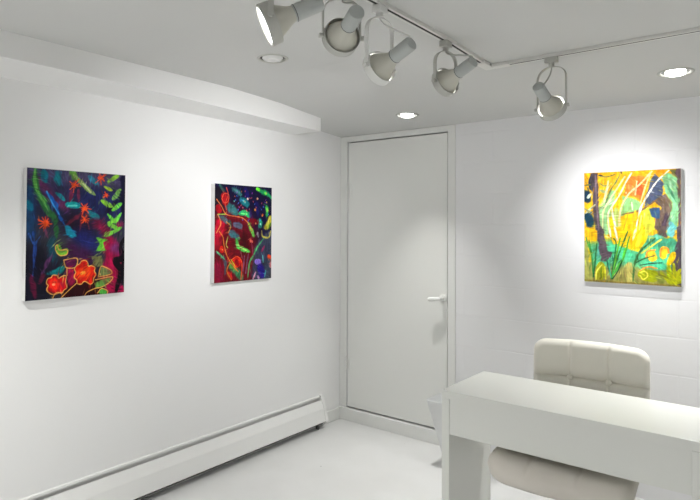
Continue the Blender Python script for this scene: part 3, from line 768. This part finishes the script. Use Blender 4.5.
# ------------------------------------------------------------------ paintings
def raster(art, w, h, dabs, seed, gam, cell=0.0023):
    nx, ny = int(round(w/cell)), int(round(h/cell))
    U, V = np.meshgrid(np.linspace(0, w, nx+1), np.linspace(0, h, ny+1))
    img = np.zeros((ny+1, nx+1, 3)) + 0.3
    rng = np.random.RandomState(7)
    def vnoise(sx, sy):
        g = rng.rand(sy+2, sx+2); X = U/w*sx; Y = V/h*sy
        i = np.minimum(X.astype(int), sx); j = np.minimum(Y.astype(int), sy); fx = X-i; fy = Y-j
        fx = fx*fx*(3-2*fx); fy = fy*fy*(3-2*fy)
        return (g[j, i]*(1-fx)+g[j, i+1]*fx)*(1-fy)+(g[j+1, i]*(1-fx)+g[j+1, i+1]*fx)*fy
    wob = (vnoise(22, 26)-0.5)*0.012
    tex = (vnoise(60, 30)-0.5)*0.09 + (vnoise(14, 18)-0.5)*0.12
    def stroke(P, wm, taper):
        if len(P) > 2:
            Q = []
            E = np.vstack([2*P[0]-P[1], P, 2*P[-1]-P[-2]])
            for a in range(1, len(E)-2):
                for t in np.linspace(0, 1, 6, endpoint=False):
                    p0, p1, p2, p3 = E[a-1:a+3]
                    Q.append(0.5*((2*p1)+(p2-p0)*t+(2*p0-5*p1+4*p2-p3)*t*t+(3*p1-p0-3*p2+p3)*t**3))
            Q.append(P[-1]); P = np.array(Q)
        seg = np.hypot(*(P[1:]-P[:-1]).T); tot = seg.sum()+1e-9
        if taper and tot > wm*1.6:      # a brush mark: pointed ends running out a little past the drawn ones
            d0 = (P[0]-P[1])/(np.hypot(*(P[0]-P[1]))+1e-9); d1 = (P[-1]-P[-2])/(np.hypot(*(P[-1]-P[-2]))+1e-9)
            P = np.vstack([P[0]+d0*wm*0.7, P, P[-1]+d1*wm*0.7]); seg = np.hypot(*(P[1:]-P[:-1]).T); tot = seg.sum()+1e-9
        else: taper = False
        G = np.full(U.shape, -9.0); s0 = 0.0        # signed inside distance
        for k, (a, b2) in enumerate(zip(P, P[1:])):
            dx, dy = b2-a; L = dx*dx+dy*dy+1e-12
            t = np.clip(((U-a[0])*dx+(V-a[1])*dy)/L, 0, 1)
            D = np.hypot(U-a[0]-t*dx, V-a[1]-t*dy)
            if taper:
                q_ = (s0+t*seg[k])/tot; r_ = wm*(0.18+0.92*np.sqrt(np.clip(4*q_*(1-q_), 0, 1)))
            else: r_ = wm
            G = np.maximum(G, r_-D); s0 += seg[k]
        return G
    def lay(item):
        nonlocal img
        kind, wd_, col, soft, q = item
        P = np.array(q, float).reshape(-1, 2)/1000*np.array([w, h])
        c = np.array(col)/255.0
        wm = wd_/1000*w/2
        if kind == 's':
            G = stroke(P, wm, wd_ >= 18 and soft < 2) + wob*min(1, wm/0.008)*(1 if soft else 0.45)
            e = (0.0028, wm*0.6+0.002, wm)[soft]
            if soft < 2: A = np.clip((G+e*0.5)/e, 0, 1)
            else: A = np.clip(1.15-(wm-G)/(wm*1.25), 0, 1)
            A = A*A*(3-2*A)
            if soft == 2: A = A*0.85
        else:
            ins = np.zeros(U.shape, bool); n = len(P); UU = U + wob*0.8; VV = V + wob2*0.8
            for k in range(n):
                x1, y1 = P[k]; x2, y2 = P[(k+1) % n]
                ins ^= ((y1 > VV) != (y2 > VV)) & (UU < (x2-x1)*(VV-y1)/((y2-y1) if abs(y2-y1) > 1e-9 else 1e-9)+x1)
            A = ins.astype(float); A = (A+np.roll(A, 1, 0)+np.roll(A, -1, 0)+np.roll(A, 1, 1)+np.roll(A, -1, 1))/5
        cc = np.clip(c[None, None, :]*(1+tex[..., None]*1.6+streak[..., None]) + tex[..., None]*0.05, 0, 1)
        A = A*np.clip(1+streak*1.2, 0.6, 1)
        img = img*(1-A[..., None]) + cc*A[..., None]
    wob2 = (vnoise(20, 24)-0.5)*0.012
    streak = (vnoise(70, 12)-0.5)*0.16 + (vnoise(18, 80)-0.5)*0.12
    for it in art: lay(it)
    # small broken brush dabs that pick up and shift the colour they lie on
    for k in range(dabs):
        cx_, cy_ = rng.rand()*w, rng.rand()*h; ang = 1.3+math.sin(cx_*14+seed)*0.9+math.cos(cy_*11)*0.8; L = 0.006+rng.rand()*0.016; wm = 0.0012+rng.rand()*0.0022
        i0, i1 = int((cx_-0.03)/w*nx), int((cx_+0.03)/w*nx)+1; j0, j1 = int((cy_-0.03)/h*ny), int((cy_+0.03)/h*ny)+1
        i0, j0 = max(i0, 0), max(j0, 0); sl = (slice(j0, j1), slice(i0, i1))
        jj, ii = min(ny, int(cy_/h*ny)), min(nx, int(cx_/w*nx))
        src_ = img[min(ny, max(0, jj+rng.randint(-7, 8))), min(nx, max(0, ii+rng.randint(-7, 8)))]
        c = np.clip(src_*(0.7+0.75*rng.rand())*(0.88+0.24*rng.rand(3)), 0, 1)
        du, dv = U[sl]-cx_, V[sl]-cy_; al = du*math.cos(ang)+dv*math.sin(ang); ac = -du*math.sin(ang)+dv*math.cos(ang)
        A = np.clip(1.3-np.sqrt((al/L)**2+(ac/wm)**2), 0, 1)*(0.35+0.4*rng.rand())
        img[sl] = img[sl]*(1-A[..., None]) + c*A[..., None]
    for it in art:
        if it[0] == 's' and it[1] < 17 and it[3] < 2: lay(it)
    img = np.clip(img, 0, 1)**gam
    return nx, ny, img

def paint_mat(name):
    m = bpy.data.materials.new(name); m.use_nodes = True
    t = m.node_tree; p = t.nodes['Principled BSDF']
    a = t.nodes.new('ShaderNodeVertexColor'); a.layer_name = 'pigment'
    t.links.new(a.outputs['Color'], p.inputs['Base Color'])
    p.inputs['Roughness'].default_value = 0.6; p.inputs['Specular IOR Level'].default_value = 0.12
    c = t.nodes.new('ShaderNodeTexCoord'); n = t.nodes.new('ShaderNodeTexNoise'); n.inputs['Scale'].default_value = 120; n.inputs['Detail'].default_value = 3
    t.links.new(c.outputs['Object'], n.inputs['Vector'])
    bu = t.nodes.new('ShaderNodeBump'); bu.inputs['Strength'].default_value = 0.15; bu.inputs['Distance'].default_value = 0.001
    t.links.new(n.outputs['Fac'], bu.inputs['Height']); t.links.new(bu.outputs['Normal'], p.inputs['Normal'])
    return m

def painting(label, art, w, h, loc, rotz, dabs, seed, gam, depth=0.035, edge=M_edge):
    """local x runs to the right along the face, local y points into the wall, local z up; origin at the lower left back"""
    t = thing('painting', label, 'painting', loc, rotz)
    bm = bmesh.new()
    v = box(bm, 0, w, -depth, -0.001, 0, h)
    for f in list(bm.faces):
        if all(abs(q.co.y+depth) < 1e-6 for q in f.verts): bm.faces.remove(f)
    obj('canvas_edge', bm, edge, t)
    nx, ny, img = raster(art, w, h, dabs, seed, gam)
    me = bpy.data.meshes.new('painted_canvas')
    X, Z = np.meshgrid(np.linspace(0, w, nx+1), np.linspace(0, h, ny+1))
    co = np.stack([X.ravel(), np.full(X.size, -depth), Z.ravel()], 1)
    i = np.arange(nx*ny); r_, c_ = i//nx, i % nx; a = r_*(nx+1)+c_
    faces = np.stack([a, a+1, a+nx+2, a+nx+1], 1)
    me.from_pydata(co.tolist(), [], faces.tolist())
    lin = np.where(img <= 0.04045, img/12.92, ((img+0.055)/1.055)**2.4)
    at = me.color_attributes.new('pigment', 'FLOAT_COLOR', 'POINT')
    at.data.foreach_set('color', np.concatenate([lin.reshape(-1, 3), np.ones((X.size, 1))], 1).astype(np.float32).ravel())
    me.materials.append(paint_mat('oil_paint'))
    o = bpy.data.objects.new('painted_canvas', me); COL.objects.link(o); o.parent = t
    return t

painting('dark blue and crimson painting of outlined red flowers, on the left wall, leftmost', ART_NIGHT, 0.511, 0.607, (XL, 1.212, 1.124), math.radians(90), 1500, 1, 1.12)
painting('smaller-looking dark painting of tangled red vines and green pods, near the corner', ART_VINES, 0.500, 0.600, (XL, 2.339, 1.127), math.radians(90), 1500, 2, 1.2)
painting('bright yellow and green jungle painting with pale light streaks, right of the door', ART_JUNGLE, 0.470, 0.622, (-0.927, YB, 1.167), 0, 900, 3, 1.16)

# ------------------------------------------------------------------ ceiling lights
def can(x, y, lit, label, watts=0, cone=CAN_CONE, off_face=False):
    a = math.atan2(zc(y+0.05)-zc(y-0.05), 0.1)
    t = thing('recessed_light', label, 'ceiling light', (x, y, zc(y)), 0, 'recessed ceiling lights')
    t.rotation_euler = (a, 0, 0)
    bm = bmesh.new(); lathe(bm, [(0.058, 0.004), (0.060, -0.002), (0.066, -0.0045), (0.073, -0.003), (0.075, 0.0), (0.070, 0.0005), (0.0615, 0.0005), (0.0615, 0.004)], n=48)
    obj('trim_ring', bm, M_fix, t, smooth=True, angle=60)
    bm = bmesh.new(); lathe(bm, [(0.059, 0.002), (0.054, 0.045), (0.0, 0.05)], n=40); obj('baffle', bm, M_slot, t, smooth=True)
    bm = bmesh.new(); tilt = Matrix.Rotation(math.radians(14 if off_face else 0), 4, 'X')
    lathe(bm, [(0, -0.003), (0.02, -0.0025), (0.038, 0.000), (0.043, 0.005), (0.042, 0.012), (0.030, 0.04), (0, 0.04)] if lit else
          [(0, -0.002), (0.022, 0.000), (0.026, -0.002), (0.040, 0.002), (0.050, 0.010), (0.044, 0.028), (0, 0.03)], Matrix.Translation((0, 0, -0.009)) @ tilt, n=40)
    obj('bulb', bm, M_lens if lit else M_bulb, t, smooth=True)
    if lit:
        ld = bpy.data.lights.new('recessed_beam', 'SPOT'); ld.energy = watts; ld.color = LAMP_RGB
        ld.spot_size = math.radians(cone); ld.spot_blend = 1.0; ld.shadow_soft_size = 0.04
        lo = bpy.data.objects.new('recessed_beam', ld); COL.objects.link(lo); lo.parent = t; lo.location = (0, 0, -0.016)
can(*CANS[0], 'unlit recessed ceiling light with a white eyeball, nearest the soffit over the dark paintings')
can(*CANS[1], 'small glowing recessed ceiling light in front of the door', WATT['c1'], CAN_CONES['c1'])
can(*CANS[2], 'glowing recessed ceiling light above the yellow painting', WATT['c2'], CAN_CONES['c2'])
for i, c in enumerate(CANS[3:]): can(*c, 'unseen fill light added as a recessed lamp, ' + ('just ahead of the viewpoint over the floor', 'behind the leftmost dark painting, near the left wall', 'right of the yellow painting, nearest the back wall', 'right of the desk, middle of the right-hand row', 'beside the viewpoint, last of the right-hand row', 'furthest behind the viewpoint')[i], WATT['c%d' % (i+3)], CAN_CONES.get('c%d' % (i+3), CAN_CONE))  # unseen cans, added to brighten the room from behind the camera

# ------------------------------------------------------------------ track and its spotlights
TX, TY = -1.102, 2.680
trk = thing('lighting_track', 'off-white L-shaped lighting track running across the ceiling', 'lighting track', (TX, TY, zc(TY)))
def rail(y0, y1, z0, z1):
    """rail along y (local to the track) with a dark slot in its underside"""
    bm = bmesh.new(); bs = bmesh.new()
    sec = [(-0.016, 0), (-0.016, -0.013), (-0.006, -0.013), (-0.006, -0.004), (0.006, -0.004), (0.006, -0.013), (0.016, -0.013), (0.016, 0)]
    a = [bm.verts.new((x, y0, z0+z)) for x, z in sec]; c = [bm.verts.new((x, y1, z1+z)) for x, z in sec]
    for k in range(8): bm.faces.new((a[k], a[(k+1) % 8], c[(k+1) % 8], c[k]))
    bm.faces.new(a[::-1]); bm.faces.new(c)
    vs = [bs.verts.new(p) for p in ((-0.0058, y0, z0-0.0045), (0.0058, y0, z0-0.0045), (0.0058, y1, z1-0.0045), (-0.0058, y1, z1-0.0045),
                                    (-0.0058, y0, z0-0.0122), (0.0058, y0, z0-0.0122), (0.0058, y1, z1-0.0122), (-0.0058, y1, z1-0.0122))]
    for q in ((0, 1, 2, 3), (4, 5, 6, 7), (0, 1, 5, 4), (2, 3, 7, 6), (0, 3, 7, 4), (1, 2, 6, 5)): bs.faces.new([vs[i] for i in q])
    return bm, bs
zt = zc(TY)
segs = [(-2.9-0.0, 2.25-TY), (2.25-TY, -0.02)]
bm = bmesh.new(); bs = bmesh.new()
for a_, c_ in segs:
    b1, b2 = rail(a_, c_, zc(a_+TY)-zt, zc(c_+TY)-zt)
    for src, dst in ((b1, bm), (b2, bs)):
        tmp = bpy.data.meshes.new('t'); src.to_mesh(tmp); dst.from_mesh(tmp); src.free(); bpy.data.meshes.remove(tmp)
ra = obj('rail', bm, M_rail, trk); obj('slot', bs, M_dark, ra)
b1, b2 = rail(0.02, 2.55, 0, 0)
R90 = Matrix.Rotation(math.radians(-90), 4, 'Z')
b1.transform(R90); b2.transform(R90)
rb = obj('rail', b1, M_rail, trk); obj('slot', b2, M_dark, rb)
bm = bmesh.new()
box(bm, -0.023, 0.023, -0.10, 0.023, -0.015, 0.0, 0.002); box(bm, 0.0235, 0.10, -0.023, 0.023, -0.015, 0.0, 0.002)
obj('corner_connector', bm, M_rail, trk)
bm = bmesh.new()
for y_ in (-0.035, -0.045): box(bm, 0.0231, 0.0245, y_, y_+0.004, -0.012, -0.003)
obj('connector_screw', bm, M_slot, trk)

def spotlight(label, pivot, d, yoke_side, hang_y, watts, cone=75, along='y', bulb=M_lens, wire=1, off=(0, 0), br=0.0550, fix=M_fix):
    """track head: adapter on the rail, flat-bar yoke, gimbal ring, reflector bulb, socket cup and cable"""
    P = Vector(pivot); ztop = zc(P.y + off[1]) - 0.013
    t = thing('track_spotlight', label, 'spotlight', (P.x+off[0], P.y+off[1], ztop), 0, 'spotlights on the ceiling track')
    O = Vector(t.location)
    p = P-O; d = Vector(d).normalized()
    side = Vector(yoke_side); side.z = 0; side = (side - d*side.dot(d)); side.normalize()
    A = axis_matrix(p, d, side)
    bm = bmesh.new()
    if along == 'y': box(bm, -0.017, 0.017, -0.026, 0.026, -0.026, -0.0005, 0.003)
    else: box(bm, -0.026, 0.026, -0.017, 0.017, -0.026, -0.0005, 0.003)
    lathe(bm, [(0, -0.042), (0.009, -0.042), (0.012, -0.040), (0.012, -0.024), (0, -0.024)], n=18)
    obj('track_adapter', bm, fix, t, smooth=True)
    # yoke: flat bar bent into a hairpin from one pivot to the other
    hs = 0.0622; up = Vector((0, 0, -0.044)) - p; H = up.length; U = up.normalized(); R = hs*0.82
    pts = []
    for k in range(7): pts.append(p + side*hs + U*(H-R)*k/7*1.0 + U*(-0.006 if k == 0 else 0))
    for k in range(17):
        a = math.pi*k/16; pts.append(p + U*(H-R + R*math.sin(a)) + side*hs*(math.copysign(abs(math.cos(a))**0.85, math.cos(a))))
    for k in range(7): pts.append(p - side*hs + U*(H-R)*(6-k)/7 + U*(-0.006 if k == 6 else 0))
    nrm = side.cross(U)
    bm = bmesh.new(); w2, t2 = 0.0082, 0.0016
    sweep(bm, pts, [(-t2, -w2), (t2, -w2), (t2, w2), (-t2, w2)], nrm)
    obj('yoke', bm, fix, t)
    # gimbal ring
    bm = bmesh.new()
    lathe(bm, [(0.0575, -0.013), (0.0595, -0.013), (0.0600, 0.011), (0.0608, 0.017), (0.0550, 0.020), (0.0535, 0.018), (0.0570, 0.014), (0.0575, -0.013)], A, n=56)
    obj('gimbal_ring', bm, fix, t, smooth=True, angle=40)
    for s_ in (-1, 1):
        bm = bmesh.new()
        lathe(bm, [(0, 0.0597), (0.007, 0.0597), (0.007, 0.067), (0.0085, 0.068), (0.0085, 0.074), (0, 0.075)], axis_matrix(p, side*s_, d), n=16)
        obj('pivot_knob', bm, fix, t, smooth=True)
    # reflector bulb: white bell behind a lit lens
    bm = bmesh.new()
    lathe(bm, [(br-0.0015, 0.006), (br, 0.003), (br-0.001, -0.002), (0.0500, -0.010), (0.043, -0.024), (0.034, -0.042), (0.0265, -0.056), (0.0225, -0.068), (0.021, -0.082), (0, -0.082)], A, n=40)
    bb = obj('bulb', bm, M_bell, t, smooth=True)
    bm = bmesh.new()
    lathe(bm, [(0.0525, 0.0035), (0.0550, 0.007), (0.0545, 0.011), (0.050, 0.014), (0.03, 0.019), (0, 0.021)], A, n=40)
    obj('lens', bm, bulb, bb, smooth=True)
    bm = bmesh.new()
    lathe(bm, [(0, -0.070), (0.0225, -0.070), (0.0245, -0.072), (0.0245, -0.150), (0.0225, -0.155), (0, -0.156)], A, n=36)
    cup = obj('socket_cup', bm, M_cap, t, smooth=True)
    bm = bmesh.new(); lathe(bm, [(0.0240, -0.0735), (0.0252, -0.0735), (0.0252, -0.0755), (0.0240, -0.0755)], A, n=36)
    obj('seam_band', bm, M_slot, cup)
    # cable
    e_ = A @ Vector((0, 0, -0.150)); ax_ = (A.to_3x3() @ Vector((0, 0, -1)))
    s0 = Vector((0, 0, -0.040))
    if wire == 1:
        e2 = e_ + Vector((0, 0, 0.023)); cp = bez(s0, s0+Vector((0, 0, -0.03)), e2+Vector((0, 0, 0.03))-ax_*0.03, e2)
    else:
        e2 = (A @ Vector((0, 0, -0.09))) + side*0.02*wire/abs(wire); cp = bez(s0, s0+Vector((0, 0, -0.09)), e2+Vector((0, 0, 0.03))+side*0.05*wire/abs(wire), e2)
    bm = bmesh.new(); sweep(bm, cp, circ(0.0032, 8), Vector((0.3, 0.9, 0.1)))
    obj('cable', bm, fix, t, smooth=True)
    if watts:
        ld = bpy.data.lights.new('spot_beam', 'SPOT'); ld.energy = watts; ld.color = SPOT_RGB
        ld.spot_size = math.radians(cone); ld.spot_blend = 1.0; ld.shadow_soft_size = 0.045
        lo = bpy.data.objects.new('spot_beam', ld); COL.objects.link(lo); lo.parent = t
        lo.matrix_local = axis_matrix(A @ Vector((0, 0, 0.026)), -d)
    return t

spotlight('nearest track spotlight, turned left with its glowing lens edge-on, cut by the photo top', (TX, 1.169, 2.032), (-0.65, -0.64, -0.42), (0.6, -0.75, 0), 0, WATT['t1'], CONE['t1'])
spotlight('second track spotlight from the left, its round ring seen from behind, socket towards the viewer', (TX, 1.500, 2.078), (-0.79, 0.58, -0.17), (0.6, 0.8, 0), 0, 0, bulb=M_bulb)
spotlight('middle track spotlight, third from the left, on a tall hairpin yoke coloured as brightly lit', (TX, 1.725, 2.026), (-0.93, 0.20, -0.33), (0.2, 1, 0), 0, WATT['t3'], CONE['t3'], fix=M_fix_lit)
spotlight('fourth track spotlight from the left, the last before the track turns its corner', (TX, 2.230, 2.074), (-0.91, 0.28, -0.33), (0.2, 1, 0), 0, WATT['t4'], CONE['t4'])
spotlight('track spotlight alone on the right-hand run, aimed at the yellow painting', (-0.817, TY, 2.004), (0.09, 0.885, -0.455), (1, 0, 0), 0, WATT['t5'], CONE['t5'], along='x', wire=-1, br=0.0515)

# ------------------------------------------------------------------ desk
dk = thing('desk', 'glossy white narrow desk with solid side panels, in front of the chair', 'desk', (-0.719, 2.619, 0))
def dbx(x0, x1, y0, y1, z0, z1, bv=0.0012): return bx(x0+0.719, x1+0.719, y0-2.619, y1-2.619, z0, z1, bevel=bv)
obj('desk_top', dbx(-1.197, -0.240, 2.390, 2.847, 0.718, 0.752), M_desk, dk)
obj('side_panel', dbx(-1.197, -1.162, 2.390, 2.847, 0.0, 0.7175), M_desk, dk)
obj('side_panel', dbx(-0.275, -0.240, 2.390, 2.847, 0.0, 0.7175), M_desk, dk)
obj('front_panel', dbx(-1.1618, -0.2752, 2.394, 2.412, 0.564, 0.7172, 0.0006), M_desk, dk)
bm = dbx(-1.161, -0.276, 2.413, 2.80, 0.600, 0.612)
obj('drawer_bottom', bm, M_desk, dk)

# ------------------------------------------------------------------ chair
ch = thing('office_chair', 'cream upholstered office chair with button-tufted back, behind the white desk', 'chair', (-0.725, 2.70, 0), math.radians(5))
def cushion(w, h, rc, er, front, back, warp, nx=72, ny=60):
    """pillow slab in (u, v); front/back give thickness to either side; rc corner radius, er edge rounding"""
    bm = bmesh.new(); grids = []
    def fit(u, v):
        # pull the square grid into the rounded rectangle
        ax_, av = abs(u)-(w/2-rc), abs(v)-(h/2-rc)
        if ax_ > 0 and av > 0:
            m_ = max(ax_, av); L = math.hypot(ax_, av); s_ = m_/L if L > 0 else 1
            return (math.copysign(w/2-rc+ax_*s_, u), math.copysign(h/2-rc+av*s_, v)), rc-m_
        return (u, v), min(w/2-abs(u), h/2-abs(v))
    def es(n, half):   # denser towards the edges
        return [half*(0.8*(2*i/n-1)+0.2*math.sin(math.pi/2*(2*i/n-1))) for i in range(n+1)]
    us, vs_ = es(nx, w/2), es(ny, h/2)
    for sgn, fn in ((1, front), (-1, back)):
        g = []
        for v in vs_:
            row = []
            for u in us:
                (x, y_), dd = fit(u, v)
                k_ = 1 if dd >= er else math.sqrt(max(0, 1-((er-dd)/er)**2))
                row.append(bm.verts.new(warp(x, y_, sgn*fn(x, y_)*k_)))
            g.append(row)
        for j in range(ny):
            for i in range(nx): bm.faces.new((g[j][i], g[j][i+1], g[j+1][i+1], g[j+1][i]))
    bmesh.ops.remove_doubles(bm, verts=bm.verts, dist=0.0004)
    return bm
BW, BH = 0.495, 0.44
seamsx = (-BW/6, BW/6); seamsz = (0.045, -0.125)
def groove(x, s_, d_, w_): return -d_*math.exp(-((x-s_)/w_)**2)
def bfront(x, z):
    t = 0.034
    for s_ in seamsx: t += groove(x, s_, 0.006, 0.005) + groove(x, s_, 0.005, 0.018)
    for s_ in seamsz: t += groove(z, s_, 0.010, 0.006) + groove(z, s_, 0.010, 0.022)
    for s_ in seamsx:
        for q in seamsz: t += -0.004*math.exp(-((x-s_)**2+(z-q)**2)/0.013**2)
    return max(t, 0.010)
lean = math.radians(4)
def bwarp(x, z, n):
    z2 = z - 0.010*(x/(BW/2))**2*(1 if z > 0 else 0)*(z/(BH/2))
    yy = -n - 0.020*(x/(BW/2))**2
    zz = z2; y3 = 0.300 + yy + zz*math.sin(lean)
    return Vector((x+0.006, y3, 0.716 + zz*math.cos(lean)))
bk = obj('backrest', cushion(BW, BH, 0.055, 0.03, bfront, lambda x, z: 0.022, bwarp, 150, 130), M_fab, ch, smooth=True, angle=80)
for s_ in seamsx:
    for q in seamsz:
        bm = bmesh.new(); c_ = bwarp(s_, q, 0.021)
        lathe(bm, [(0, 0.012), (0.006, 0.011), (0.011, 0.008), (0.013, 0.003), (0.011, -0.004), (0, -0.004)], axis_matrix(c_, (0, -1, 0.07)), n=22)
        obj('button', bm, M_fab, bk, smooth=True)
SW, SD = 0.545, 0.50
def sfront(x, y_):
    t = 0.055 - 0.010*(2*y_/SD)**2
    for s_ in (-SW/6, SW/6): t += groove(x, s_, 0.006, 0.008)
    for s_ in (0.08, -0.09): t += groove(y_, s_, 0.006, 0.008)
    return t
def swarp(x, y_, n):
    bow = -0.055*(1-(x/(SW/2))**2)*(1 if y_ < 0 else 0)*(-y_/(SD/2))
    return Vector((x-0.028, y_-0.072+bow, 0.486+n - 0.010*max(0, -y_/(SD/2))**2))
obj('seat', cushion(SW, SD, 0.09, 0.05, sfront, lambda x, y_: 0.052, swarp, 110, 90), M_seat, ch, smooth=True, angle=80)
bm = bmesh.new()
sweep(bm, bez(Vector((0, 0.05, 0.42)), Vector((0, 0.36, 0.41)), Vector((0, 0.385, 0.42)), Vector((0, 0.345, 0.66))), [(-0.03, -0.006), (0.03, -0.006), (0.03, 0.006), (-0.03, 0.006)], Vector((0, 1, 0.3)))
obj('back_bracket', bm, M_chrome, ch)
bm = bmesh.new(); box(bm, -0.10, 0.10, -0.10, 0.10, 0.412, 0.436, 0.004); obj('seat_plate', bm, M_black, ch)
bm = bmesh.new(); lathe(bm, [(0, 0.08), (0.03, 0.08), (0.03, 0.24), (0.018, 0.245), (0.018, 0.414), (0, 0.414)], n=24); obj('gas_lift', bm, M_chrome, ch, smooth=True)
bm = bmesh.new()
lathe(bm, [(0, 0.075), (0.045, 0.075), (0.045, 0.115), (0.035, 0.125), (0, 0.125)], n=24)
for k in range(5):
    a = math.radians(90+72*k); dv = Vector((math.cos(a), math.sin(a), 0))
    sweep(bm, [dv*0.03+Vector((0, 0, 0.10)), dv*0.15+Vector((0, 0, 0.092)), dv*0.28+Vector((0, 0, 0.078))], [(-0.018, -0.012), (0.018, -0.012), (0.012, 0.012), (-0.012, 0.012)], Vector((0, 0, 1)))
obj('star_base', bm, M_chrome, ch)
for k in range(5):
    a = math.radians(90+72*k); dv = Vector((math.cos(a), math.sin(a), 0)); c_ = dv*0.27
    bm = bmesh.new(); sd = Vector((-dv.y, dv.x, 0))
    for s_ in (-1, 1): lathe(bm, [(0, 0.003), (0.024, 0.003), (0.025, 0.006), (0.025, 0.017), (0.022, 0.020), (0, 0.020)], axis_matrix((c_.x, c_.y, 0.025), sd*s_), n=20)
    lathe(bm, [(0, 0.03), (0.006, 0.03), (0.006, 0.07), (0, 0.07)], Matrix.Translation((c_.x, c_.y, 0)), n=10)
    obj('caster', bm, M_black, ch, smooth=True)

# ------------------------------------------------------------------ waste bin
wb = thing('waste_bin', 'white tapered waste bin beside the door, mostly behind the desk corner', 'bin', (-1.595, 3.40, 0))
bm = bmesh.new()
def ringv(w_, d_, z, r_=0.02, n=6):
    out = []
    for sx_, sy_, a0 in ((1, 1, 0), (-1, 1, 90), (-1, -1, 180), (1, -1, 270)):
        for k in range(n+1):
            a = math.radians(a0+90*k/n); out.append(bm.verts.new((sx_*(w_/2-r_)+r_*math.cos(a), sy_*(d_/2-r_)+r_*math.sin(a), z)))
    return out
rs = [ringv(0.13, 0.10, 0.0), ringv(0.338, 0.20, 0.396), ringv(0.334, 0.196, 0.398), ringv(0.126, 0.096, 0.004)]
for a_, c_ in zip(rs, rs[1:]):
    n = len(a_)
    for k in range(n): bm.faces.new((a_[k], a_[(k+1) % n], c_[(k+1) % n], c_[k]))
bm.faces.new(rs[0]); bm.faces.new(rs[-1])
obj('bin_body', bm, M_bin, wb)
